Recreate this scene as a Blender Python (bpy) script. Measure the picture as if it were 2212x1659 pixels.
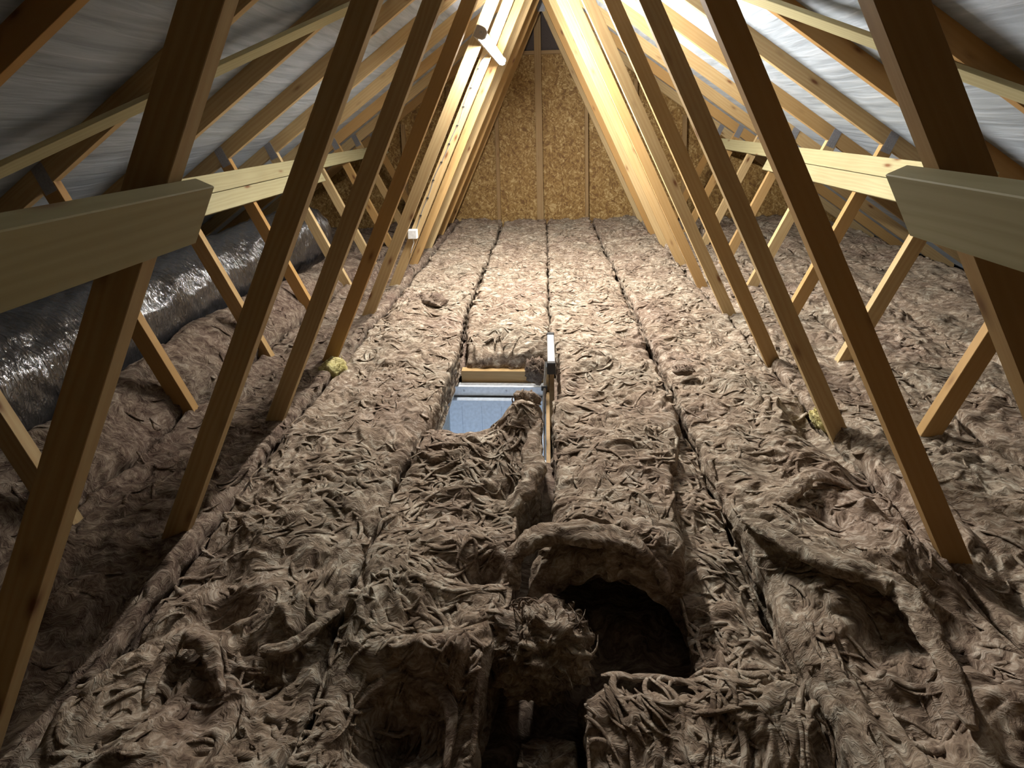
import bpy, bmesh, math, random
import numpy as np
from mathutils import Vector, Matrix

for o in list(bpy.data.objects):
    bpy.data.objects.remove(o, do_unlink=True)
scene = bpy.context.scene
C = scene.collection
random.seed(11)
rng = np.random.default_rng(5)

# ---------------------------------------------------------------- camera, light, exposure
CAMX, CAMZ, YAW, PITCH, ROLL = 0.0163, 1.2971, -0.0655, -0.1353, -0.0257
FPX, PRY = 1107.0, 406.23
cy, sy, cp, sp, cr, sr = math.cos(YAW), math.sin(YAW), math.cos(PITCH), math.sin(PITCH), math.cos(ROLL), math.sin(ROLL)
fw = Vector((sy * cp, cy * cp, sp)); rt = Vector((cy, -sy, 0)); up = rt.cross(fw)
R_ = rt * cr + up * sr
U_ = up * cr - rt * sr
cam_d = bpy.data.cameras.new('camera')
cam_d.sensor_fit = 'HORIZONTAL'; cam_d.sensor_width = 36.0
cam_d.lens = FPX / 2212 * 36.0
cam_d.shift_y = -(829.5 - PRY) / 2212
cam_d.clip_start = 0.02
cam = bpy.data.objects.new('camera', cam_d)
M = Matrix.Identity(4)
for i, v in enumerate((R_, U_, -fw)):
    M[0][i], M[1][i], M[2][i] = v
M[0][3], M[1][3], M[2][3] = CAMX, 0.0, CAMZ
cam.matrix_world = M
C.objects.link(cam)
scene.camera = cam

world = bpy.data.worlds.new('world'); scene.world = world
world.use_nodes = True
world.node_tree.nodes['Background'].inputs[0].default_value = (0.6, 0.75, 1.0, 1)
world.node_tree.nodes['Background'].inputs[1].default_value = 0.0
scene.view_settings.view_transform = 'Standard'
scene.view_settings.look = 'None'
scene.view_settings.gamma = 1.0
scene.view_settings.use_curve_mapping = False
scene.view_settings.exposure = 0.0
scene.cycles.max_bounces = 8
scene.cycles.diffuse_bounces = 2

LAMP_EMIT = 590.0
LANDING_W = 19.0
la = bpy.data.lights.new('landing_daylight', 'AREA')
la.shape = 'RECTANGLE'; la.size = 1.6; la.size_y = 1.2; la.energy = LANDING_W; la.color = (0.62, 0.78, 1.0)
lo = bpy.data.objects.new('landing_daylight', la); C.objects.link(lo)
lo.location = (-0.3, 0.9, -1.5)
lo.rotation_euler = (Vector((-0.25, 2.75, -0.45)) - Vector(lo.location)).to_track_quat('-Z', 'Y').to_euler()

# ---------------------------------------------------------------- numbers of the place
def TY(k): return 0.8011 + 0.6 * (k - 1)
TH = 0.035                      # timber thickness
RZ, RT = 2.60, 0.745            # rafter underside z = RZ - RT*|x|
RD = 0.097 * math.hypot(1, RT)  # rafter depth measured vertically
TIE_TOP, TIE_BOT = -0.27, -0.345
GY = 6.5                        # gable
XE = 3.75
HX0, HX1, HY0, HY1 = -0.56, 0.0, 2.06, 2.70   # hatch opening

# ---------------------------------------------------------------- helpers
def tag(o, label=None, cat=None, group=None, kind=None):
    if label: o['label'] = label
    if cat: o['category'] = cat
    if group: o['group'] = group
    if kind: o['kind'] = kind
    return o

def mesh_obj(name, verts, faces, mat, parent=None, smooth=False, mw=None):
    me = bpy.data.meshes.new(name)
    me.from_pydata([tuple(v) for v in verts], [], faces)
    me.update()
    if smooth: me.polygons.foreach_set('use_smooth', [True] * len(me.polygons))
    if mat: me.materials.append(mat)
    o = bpy.data.objects.new(name, me); C.objects.link(o)
    if mw is not None: o.matrix_world = mw
    if parent: o.parent = parent
    return o

def empty(name, loc=(0, 0, 0)):
    o = bpy.data.objects.new(name, None); o.empty_display_size = 0.1
    o.location = loc; C.objects.link(o); return o

class MB:
    def __init__(s): s.v = []; s.f = []
    def add(s, v, f):
        n = len(s.v); s.v += [tuple(p) for p in v]; s.f += [[i + n for i in q] for q in f]; return s
    def box(s, x0, x1, y0, y1, z0, z1):
        v = [(x, y, z) for x in (x0, x1) for y in (y0, y1) for z in (z0, z1)]
        return s.add(v, [(0, 1, 3, 2), (4, 6, 7, 5), (0, 4, 5, 1), (2, 3, 7, 6), (0, 2, 6, 4), (1, 5, 7, 3)])
    def tube(s, pts, rad, n=8, cap=True):
        pts = [Vector(p) for p in pts]
        if not hasattr(rad, '__len__'): rad = [rad] * len(pts)
        rings = []; prev = None
        for i, p in enumerate(pts):
            t = (pts[min(i + 1, len(pts) - 1)] - pts[max(i - 1, 0)]).normalized()
            a = t.orthogonal().normalized() if prev is None else (prev - t * prev.dot(t)).normalized()
            prev = a; b = t.cross(a)
            rings.append([p + (a * math.cos(2 * math.pi * j / n) + b * math.sin(2 * math.pi * j / n)) * rad[i] for j in range(n)])
        v = [q for r in rings for q in r]; f = []
        for i in range(len(pts) - 1):
            for j in range(n):
                k = (j + 1) % n; f.append((i * n + j, i * n + k, (i + 1) * n + k, (i + 1) * n + j))
        if cap: f += [tuple(range(n))[::-1], tuple(range((len(pts) - 1) * n, len(pts) * n))]
        return s.add(v, f)
    def prism(s, poly, y0, y1):      # poly in x,z
        n = len(poly)
        v = [(x, y0, z) for x, z in poly] + [(x, y1, z) for x, z in poly]
        f = [tuple(range(n)), tuple(range(n, 2 * n))[::-1]]
        for i in range(n):
            j = (i + 1) % n; f.append((i, i + n, j + n, j))
        return s.add(v, f)
    def build(s, name, mat, parent=None, smooth=False, mw=None, bevel=0):
        o = mesh_obj(name, s.v, s.f, mat, parent, smooth, mw)
        bm = bmesh.new(); bm.from_mesh(o.data)
        bmesh.ops.recalc_face_normals(bm, faces=bm.faces)
        if bevel:
            bmesh.ops.bevel(bm, geom=list(bm.edges), offset=bevel, segments=1, affect='EDGES', clamp_overlap=True)
        bm.to_mesh(o.data); bm.free()
        if smooth: o.data.polygons.foreach_set('use_smooth', [True] * len(o.data.polygons))
        return o

def clip(poly, a, b, c):            # keep a*x+b*z<=c
    out = []
    for i in range(len(poly)):
        p, q = poly[i], poly[(i + 1) % len(poly)]
        dp, dq = a * p[0] + b * p[1] - c, a * q[0] + b * q[1] - c
        if dp <= 0: out.append(p)
        if dp * dq < 0:
            t = dp / (dp - dq); out.append((p[0] + (q[0] - p[0]) * t, p[1] + (q[1] - p[1]) * t))
    return out

# ---------------------------------------------------------------- materials
def newmat(name):
    m = bpy.data.materials.new(name); m.use_nodes = True
    nt = m.node_tree; b = nt.nodes['Principled BSDF']
    return m, nt, b
def N(nt, t, **kw):
    n = nt.nodes.new(t)
    for k, v in kw.items():
        if k in ('inputs',):
            for a, x in v.items(): n.inputs[a].default_value = x
        else: setattr(n, k, v)
    return n
def ramp(nt, stops):
    r = nt.nodes.new('ShaderNodeValToRGB'); e = r.color_ramp.elements
    while len(e) > 1: e.remove(e[-1])
    e[0].position = stops[0][0]; e[0].color = (*stops[0][1], 1)
    for p, c in stops[1:]:
        q = e.new(p); q.color = (*c, 1)
    return r
def plain(name, col, rough=0.6, metal=0.0, bump=0.0, scale=60):
    m, nt, b = newmat(name)
    b.inputs['Roughness'].default_value = rough; b.inputs['Metallic'].default_value = metal
    tc = N(nt, 'ShaderNodeTexCoord'); n = N(nt, 'ShaderNodeTexNoise', inputs={'Scale': scale, 'Detail': 4.0})
    nt.links.new(tc.outputs['Object'], n.inputs['Vector'])
    r = ramp(nt, [(0.3, tuple(c * 0.88 for c in col)), (0.7, tuple(min(1, c * 1.08) for c in col))])
    nt.links.new(n.outputs['Fac'], r.inputs['Fac']); nt.links.new(r.outputs['Color'], b.inputs['Base Color'])
    if bump:
        bp = N(nt, 'ShaderNodeBump', inputs={'Strength': bump, 'Distance': 0.002})
        nt.links.new(n.outputs['Fac'], bp.inputs['Height']); nt.links.new(bp.outputs['Normal'], b.inputs['Normal'])
    return m

def wood(name, light, dark, orange, rnd=1.0, knots=True):
    """planed softwood: grain runs along local X"""
    m, nt, b = newmat(name); L = nt.links.new
    b.inputs['Roughness'].default_value = 0.62
    b.inputs['Specular IOR Level'].default_value = 0.25
    tc = N(nt, 'ShaderNodeTexCoord'); oi = N(nt, 'ShaderNodeObjectInfo')
    off = N(nt, 'ShaderNodeVectorMath', operation='MULTIPLY_ADD')
    cmb = N(nt, 'ShaderNodeCombineXYZ'); L(oi.outputs['Random'], cmb.inputs[0]); L(oi.outputs['Random'], cmb.inputs[1]); L(oi.outputs['Random'], cmb.inputs[2])
    L(cmb.outputs[0], off.inputs[0]); off.inputs[1].default_value = (37, 11, 23); L(tc.outputs['Object'], off.inputs[2])
    mp = N(nt, 'ShaderNodeMapping'); mp.inputs['Scale'].default_value = (1.2, 14, 14); L(off.outputs[0], mp.inputs[0])
    warp = N(nt, 'ShaderNodeTexNoise', inputs={'Scale': 1.3, 'Detail': 3.0}); L(mp.outputs[0], warp.inputs[0])
    mx = N(nt, 'ShaderNodeVectorMath', operation='MULTIPLY_ADD'); L(warp.outputs['Color'], mx.inputs[0]); mx.inputs[1].default_value = (0.6, 0.9, 0.9); L(mp.outputs[0], mx.inputs[2])
    g = N(nt, 'ShaderNodeTexWave', wave_type='RINGS', rings_direction='X', inputs={'Scale': 1.1, 'Distortion': 2.5, 'Detail': 2.0, 'Detail Scale': 1.2})
    L(mx.outputs[0], g.inputs['Vector'])
    fine = N(nt, 'ShaderNodeTexNoise', inputs={'Scale': 3.0, 'Detail': 5.0, 'Roughness': 0.6})
    mp2 = N(nt, 'ShaderNodeMapping'); mp2.inputs['Scale'].default_value = (2, 70, 70); L(off.outputs[0], mp2.inputs[0]); L(mp2.outputs[0], fine.inputs[0])
    big = N(nt, 'ShaderNodeTexNoise', inputs={'Scale': 1.6, 'Detail': 2.0}); L(off.outputs[0], big.inputs[0])
    r1 = ramp(nt, [(0.0, light), (0.75, tuple((a + c) / 2 for a, c in zip(light, dark))), (1.0, dark)])
    a1 = N(nt, 'ShaderNodeMath', operation='MULTIPLY_ADD', inputs={1: 0.45, 2: 0.0}); L(g.outputs['Fac'], a1.inputs[0])
    a2 = N(nt, 'ShaderNodeMath', operation='MULTIPLY_ADD', inputs={1: 0.5}); L(fine.outputs['Fac'], a2.inputs[0]); L(a1.outputs[0], a2.inputs[2])
    L(a2.outputs[0], r1.inputs['Fac'])
    # piece-to-piece tone
    rr = N(nt, 'ShaderNodeMapRange', inputs={1: 0.45, 2: 1.0, 3: 0.0, 4: 0.9 * rnd}); L(oi.outputs['Random'], rr.inputs[0])
    m1 = N(nt, 'ShaderNodeMix', data_type='RGBA'); L(rr.outputs[0], m1.inputs[0]); L(r1.outputs['Color'], m1.inputs[6]); m1.inputs[7].default_value = (*orange, 1)
    m1b = N(nt, 'ShaderNodeMix', data_type='RGBA', blend_type='MULTIPLY'); m1b.inputs[0].default_value = 0.55
    rb = ramp(nt, [(0.3, (0.78, 0.72, 0.66)), (0.65, (1, 1, 1))]); L(big.outputs['Fac'], rb.inputs['Fac']); L(m1.outputs[2], m1b.inputs[6]); L(rb.outputs['Color'], m1b.inputs[7])
    out = m1b.outputs[2]
    if knots:
        mk = N(nt, 'ShaderNodeMapping'); mk.inputs['Scale'].default_value = (3.2, 9, 9); L(off.outputs[0], mk.inputs[0])
        vk = N(nt, 'ShaderNodeTexVoronoi', inputs={'Scale': 1.15}); L(mk.outputs[0], vk.inputs['Vector'])
        rk = ramp(nt, [(0.05, (1, 1, 1)), (0.13, (0.25, 0.25, 0.25)), (0.2, (0, 0, 0))]); L(vk.outputs['Distance'], rk.inputs['Fac'])
        m2 = N(nt, 'ShaderNodeMix', data_type='RGBA'); L(rk.outputs['Color'], m2.inputs[0]); L(out, m2.inputs[6]); m2.inputs[7].default_value = (0.17, 0.075, 0.03, 1)
        out = m2.outputs[2]
    L(out, b.inputs['Base Color'])
    bp = N(nt, 'ShaderNodeBump', inputs={'Strength': 0.25, 'Distance': 0.001}); L(fine.outputs['Fac'], bp.inputs['Height']); L(bp.outputs['Normal'], b.inputs['Normal'])
    return m

M_PINE = wood('planed_pine', (0.57, 0.435, 0.235), (0.40, 0.25, 0.10), (0.42, 0.235, 0.075))
M_TREAT = wood('treated_pine', (0.46, 0.42, 0.25), (0.31, 0.27, 0.14), (0.40, 0.35, 0.18), 0.5)
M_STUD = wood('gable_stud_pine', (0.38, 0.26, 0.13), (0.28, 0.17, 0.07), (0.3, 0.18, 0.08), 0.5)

def wool(name, c_dark, c_mid, c_light):
    m, nt, b = newmat(name); L = nt.links.new
    b.inputs['Roughness'].default_value = 0.95
    b.inputs['Specular IOR Level'].default_value = 0.08
    tc = N(nt, 'ShaderNodeTexCoord')
    w = N(nt, 'ShaderNodeTexNoise', inputs={'Scale': 7.0, 'Detail': 3.0}); L(tc.outputs['Object'], w.inputs[0])
    wv = N(nt, 'ShaderNodeVectorMath', operation='MULTIPLY_ADD'); L(w.outputs['Color'], wv.inputs[0]); wv.inputs[1].default_value = (0.22, 0.22, 0.1); L(tc.outputs['Object'], wv.inputs[2])
    mp = N(nt, 'ShaderNodeMapping'); mp.inputs['Scale'].default_value = (9, 34, 20); L(wv.outputs[0], mp.inputs[0])
    s1 = N(nt, 'ShaderNodeTexNoise', inputs={'Scale': 1.6, 'Detail': 6.0, 'Roughness': 0.65}); L(mp.outputs[0], s1.inputs[0])
    mp2 = N(nt, 'ShaderNodeMapping'); mp2.inputs['Scale'].default_value = (60, 260, 150); mp2.inputs['Rotation'].default_value = (0, 0, 0.3); L(wv.outputs[0], mp2.inputs[0])
    s2 = N(nt, 'ShaderNodeTexNoise', inputs={'Scale': 1.0, 'Detail': 3.0}); L(mp2.outputs[0], s2.inputs[0])
    big = N(nt, 'ShaderNodeTexNoise', inputs={'Scale': 2.3, 'Detail': 3.0}); L(tc.outputs['Object'], big.inputs[0])
    r = ramp(nt, [(0.34, c_dark), (0.5, c_mid), (0.66, c_light)])
    a = N(nt, 'ShaderNodeMath', operation='MULTIPLY_ADD', inputs={1: 0.28}); L(s2.outputs['Fac'], a.inputs[0])
    a0 = N(nt, 'ShaderNodeMath', operation='MULTIPLY_ADD', inputs={1: 0.95, 2: -0.12}); L(s1.outputs['Fac'], a0.inputs[0]); L(a0.outputs[0], a.inputs[2])
    L(a.outputs[0], r.inputs['Fac'])
    rb = ramp(nt, [(0.35, (0.86, 0.79, 0.76)), (0.5, (1.0, 0.96, 0.90)), (0.65, (0.95, 0.97, 0.93))]); L(big.outputs['Fac'], rb.inputs['Fac'])
    mm = N(nt, 'ShaderNodeMix', data_type='RGBA', blend_type='MULTIPLY'); mm.inputs[0].default_value = 0.9
    L(r.outputs['Color'], mm.inputs[6]); L(rb.outputs['Color'], mm.inputs[7]); L(mm.outputs[2], b.inputs['Base Color'])
    hs = N(nt, 'ShaderNodeMath', operation='MULTIPLY_ADD', inputs={1: 0.35}); L(s2.outputs['Fac'], hs.inputs[0]); L(s1.outputs['Fac'], hs.inputs[2])
    bp = N(nt, 'ShaderNodeBump', inputs={'Strength': 0.9, 'Distance': 0.010}); L(hs.outputs[0], bp.inputs['Height']); L(bp.outputs['Normal'], b.inputs['Normal'])
    return m
M_WOOL = wool('brown_mineral_wool', (0.115, 0.082, 0.062), (0.285, 0.224, 0.172), (0.53, 0.475, 0.40))
M_WOOL_DK = wool('darker_brown_mineral_wool', (0.085, 0.058, 0.048), (0.20, 0.152, 0.12), (0.36, 0.305, 0.25))  # same wool pattern in darker browns
M_WOOL_Y = wool('yellow_glass_wool', (0.32, 0.28, 0.10), (0.55, 0.50, 0.24), (0.75, 0.70, 0.42))

M_ALU = plain('brushed_aluminium', (0.80, 0.83, 0.86), 0.35, 0.85, 0.1, 200)
M_PLASTW = plain('white_plastic', (0.85, 0.86, 0.86), 0.35)
M_BLACK = plain('black_rubber', (0.02, 0.02, 0.02), 0.5)
M_GALV = plain('galvanised_steel', (0.36, 0.36, 0.38), 0.5, 0.6, 0.4, 90)
M_CABLE = plain('grey_cable_sheath', (0.22, 0.21, 0.20), 0.5)
M_CEIL = plain('plasterboard', (0.75, 0.74, 0.71), 0.9)
M_HATCHW = plain('white_painted_wood', (0.84, 0.86, 0.89), 0.45)
M_LEAF = plain('pale_hatch_laminate', (0.70, 0.78, 0.88), 0.4)
M_CARPET = plain('landing_carpet', (0.5, 0.47, 0.42), 0.95)
M_BODY = plain('lamp_body', (0.30, 0.28, 0.27), 0.45)

# emissive diffuser
M_LED, nt, b = newmat('lit_lamp_diffuser')
b.inputs['Emission Color'].default_value = (1.0, 0.965, 0.91, 1); b.inputs['Emission Strength'].default_value = LAMP_EMIT
b.inputs['Base Color'].default_value = (0.9, 0.9, 0.9, 1)

# roofing felt
M_FELT, nt, b = newmat('white_roofing_membrane'); L = nt.links.new
b.inputs['Roughness'].default_value = 0.7
tc = N(nt, 'ShaderNodeTexCoord'); mp = N(nt, 'ShaderNodeMapping'); mp.inputs['Scale'].default_value = (16, 1.3, 16); L(tc.outputs['Object'], mp.inputs[0])
n1 = N(nt, 'ShaderNodeTexNoise', inputs={'Scale': 1.5, 'Detail': 5.0, 'Distortion': 0.6}); L(mp.outputs[0], n1.inputs[0])
r = ramp(nt, [(0.3, (0.26, 0.30, 0.345)), (0.55, (0.37, 0.42, 0.475)), (0.75, (0.46, 0.51, 0.565))]); L(n1.outputs['Fac'], r.inputs['Fac']); L(r.outputs['Color'], b.inputs['Base Color'])
bp = N(nt, 'ShaderNodeBump', inputs={'Strength': 0.6, 'Distance': 0.01}); L(n1.outputs['Fac'], bp.inputs['Height']); L(bp.outputs['Normal'], b.inputs['Normal'])

# OSB
M_OSB, nt, b = newmat('oriented_strand_board'); L = nt.links.new
b.inputs['Roughness'].default_value = 0.7
tc = N(nt, 'ShaderNodeTexCoord')
wn = N(nt, 'ShaderNodeTexNoise', inputs={'Scale': 9.0, 'Detail': 2.0}); L(tc.outputs['Object'], wn.inputs[0])
wv = N(nt, 'ShaderNodeVectorMath', operation='MULTIPLY_ADD'); L(wn.outputs['Color'], wv.inputs[0]); wv.inputs[1].default_value = (0.10, 0.1, 0.10); L(tc.outputs['Object'], wv.inputs[2])
cols = []
for k, (rot, sc) in enumerate(((0.5, (18, 1, 70)), (-0.8, (20, 1, 74)), (1.45, (16, 1, 64)))):
    mp = N(nt, 'ShaderNodeMapping'); mp.vector_type = 'TEXTURE'; mp.inputs['Scale'].default_value = tuple(1 / q for q in sc); mp.inputs['Rotation'].default_value = (0, rot, 0); mp.inputs['Location'].default_value = (k * 3.1, 0, k * 1.7); L(wv.outputs[0], mp.inputs[0])
    v = N(nt, 'ShaderNodeTexVoronoi', inputs={'Scale': 1.0}); L(mp.outputs[0], v.inputs['Vector']); cols.append(v)
mx1 = N(nt, 'ShaderNodeMix', data_type='RGBA'); mx1.inputs[0].default_value = 0.5; L(cols[0].outputs['Color'], mx1.inputs[6]); L(cols[1].outputs['Color'], mx1.inputs[7])
mx2 = N(nt, 'ShaderNodeMix', data_type='RGBA'); mx2.inputs[0].default_value = 0.34; L(mx1.outputs[2], mx2.inputs[6]); L(cols[2].outputs['Color'], mx2.inputs[7])
bw = N(nt, 'ShaderNodeRGBToBW'); L(mx2.outputs[2], bw.inputs[0])
r = ramp(nt, [(0.3, (0.17, 0.085, 0.022)), (0.5, (0.30, 0.175, 0.05)), (0.62, (0.38, 0.24, 0.085)), (0.74, (0.54, 0.39, 0.18))]); L(bw.outputs[0], r.inputs['Fac']); L(r.outputs['Color'], b.inputs['Base Color'])

# glossy dark polythene
M_POLY, nt, b = newmat('shiny_dark_polythene'); L = nt.links.new
b.inputs['Base Color'].default_value = (0.035, 0.035, 0.038, 1); b.inputs['Roughness'].default_value = 0.16
b.inputs['Specular IOR Level'].default_value = 1.0; b.inputs['IOR'].default_value = 1.7; b.inputs['Coat Weight'].default_value = 1.0; b.inputs['Coat Roughness'].default_value = 0.10
tc = N(nt, 'ShaderNodeTexCoord'); mp = N(nt, 'ShaderNodeMapping'); mp.inputs['Scale'].default_value = (16, 60, 16); L(tc.outputs['Object'], mp.inputs[0])
n1 = N(nt, 'ShaderNodeTexNoise', inputs={'Scale': 1.0, 'Detail': 4.0, 'Distortion': 1.2}); L(mp.outputs[0], n1.inputs[0])
bp = N(nt, 'ShaderNodeBump', inputs={'Strength': 1.0, 'Distance': 0.012}); L(n1.outputs['Fac'], bp.inputs['Height']); L(bp.outputs['Normal'], b.inputs['Normal']); L(bp.outputs['Normal'], b.inputs['Coat Normal'])

# ---------------------------------------------------------------- noise
_p = np.random.default_rng(77).permutation(256); PERM = np.concatenate([_p, _p, _p])
_g = np.random.default_rng(78).normal(size=(256, 2)); GR = _g / np.linalg.norm(_g, axis=1, keepdims=True)
def pn(x, y, s=0):
    x = np.asarray(x, float) + s * 17.31; y = np.asarray(y, float) + s * 9.77
    xi = np.floor(x).astype(int); yi = np.floor(y).astype(int); xf = x - xi; yf = y - yi
    u = xf ** 3 * (xf * (xf * 6 - 15) + 10); v = yf ** 3 * (yf * (yf * 6 - 15) + 10)
    def g(a, b, dx, dy):
        h = PERM[PERM[(a + s * 31) & 255] + (b & 255)]
        return GR[h, 0] * dx + GR[h, 1] * dy
    n00 = g(xi, yi, xf, yf); n10 = g(xi + 1, yi, xf - 1, yf); n01 = g(xi, yi + 1, xf, yf - 1); n11 = g(xi + 1, yi + 1, xf - 1, yf - 1)
    return ((n00 * (1 - u) + n10 * u) * (1 - v) + (n01 * (1 - u) + n11 * u) * v) * 1.45
def sstep(a, b, x):
    t = np.clip((x - a) / (b - a), 0, 1); return t * t * (3 - 2 * t)

def wool_disp(x, y, s=0):
    """rope-like locks: returns height in metres and horizontal push"""
    wx = x + 0.085 * pn(x * 3.1, y * 3.1, s + 1) + 0.022 * pn(x * 9, y * 9, s + 2)
    wy = y + 0.085 * pn(x * 3.1, y * 3.1, s + 3) + 0.022 * pn(x * 9, y * 9, s + 4)
    def locks(ang, s2):
        c, d = math.cos(ang), math.sin(ang)
        a = wx * c + wy * d; b_ = -wx * d + wy * c
        sa = lambda n, e: np.sqrt(n * n + e) - math.sqrt(e)
        l1 = sa(pn(a * 5.5, b_ * 16, s2), 0.004); l2 = sa(pn(a * 11, b_ * 38, s2 + 1), 0.004); l3 = sa(pn(a * 26, b_ * 95, s2 + 2), 0.002)
        return 0.034 * np.minimum(l1, .6) + 0.015 * np.minimum(l2, .7) + 0.004 * l3
    m = sstep(-0.15, 0.35, pn(x * 3.3, y * 3.3, s + 5) + 0.22 * sstep(1.9, 1.0, y))
    m2 = sstep(0.1, 0.4, pn(x * 4.1, y * 4.1, s + 6))
    h = locks(0.15, s + 10) * (1 - m) + locks(1.25, s + 14) * m
    h = h * (1 - 0.8 * m2) + locks(-0.6, s + 18) * 0.8 * m2
    h = h + (0.024 + 0.016 * sstep(1.9, 1.2, y)) * pn(x * 6.5, y * 6.5, s + 7) + 0.028 * pn(x * 2.4, y * 2.4, s + 8)
    rough = 1.0 + 0.12 * sstep(1.9, 1.1, y) * (np.abs(x) < 1.2)
    return h * rough, 0.010 * pn(wx * 21, wy * 21, s + 25), 0.013 * pn(wx * 17, wy * 24, s + 26)

# hand placed swells and hollows of the wool: x, y, rx, ry, amount
SWELL = [
    (-0.40, 2.02, 0.13, 0.09, -0.045),
    (0.10, 1.45, 0.30, 0.16, 0.03), (0.28, 1.75, 0.22, 0.30, 0.04), (-1.82, 2.4, 0.20, 1.8, 0.25), (-0.28, 1.80, 0.22, 0.14, 0.05), (-0.12, 1.93, 0.09, 0.07, 0.06),
    (-0.85, 1.55, 0.25, 0.25, 0.03), (-0.8, 2.2, 0.16, 0.35, 0.03), (0.86, 1.16, 0.22, 0.10, -0.10), (0.98, 1.38, 0.22, 0.09, 0.06),
    (0.75, 1.52, 0.12, 0.12, 0.04), (-0.32, 0.94, 0.085, 0.055, -0.10), (-0.30, 1.04, 0.12, 0.05, 0.05), (-0.86, 1.16, 0.07, 0.04, -0.08),
    (-0.66, 1.02, 0.05, 0.04, -0.07), (-0.55, 1.20, 0.20, 0.10, 0.04), (0.80, 0.96, 0.12, 0.10, -0.06), (0.50, 1.00, 0.15, 0.1, 0.03),
    (-0.42, 1.35, 0.12, 0.12, 0.03), (-0.17, 1.30, 0.07, 0.05, -0.09), (-0.13, 1.62, 0.06, 0.04, -0.08), (0.3, 3.0, 0.2, 0.2, 0.02), (-0.9, 3.3, .12, .2, .04), (1.0, 1.05, 0.2, 0.2, 0.06),
    (-1.05, 1.3, 0.06, 0.3, -0.06), (1.12, 1.8, 0.05, 0.4, -0.05), (1.1, 2.1, 0.06, 0.1, -0.08), (-1.15, 2.6, 0.07, 0.12, -0.09), (-0.95, 2.45, 0.08, 0.10, -0.04),
    (-1.25, 1.1, 0.12, 0.4, -0.08), (1.3, 1.2, 0.1, 0.3, -0.07),
]
def swell(x, y):
    z = np.zeros_like(x)
    for a, b_, rx, ry, h in SWELL:
        z += h * np.exp(-((x - a) / rx) ** 2 - ((y - b_) / ry) ** 2)
    return z

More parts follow.
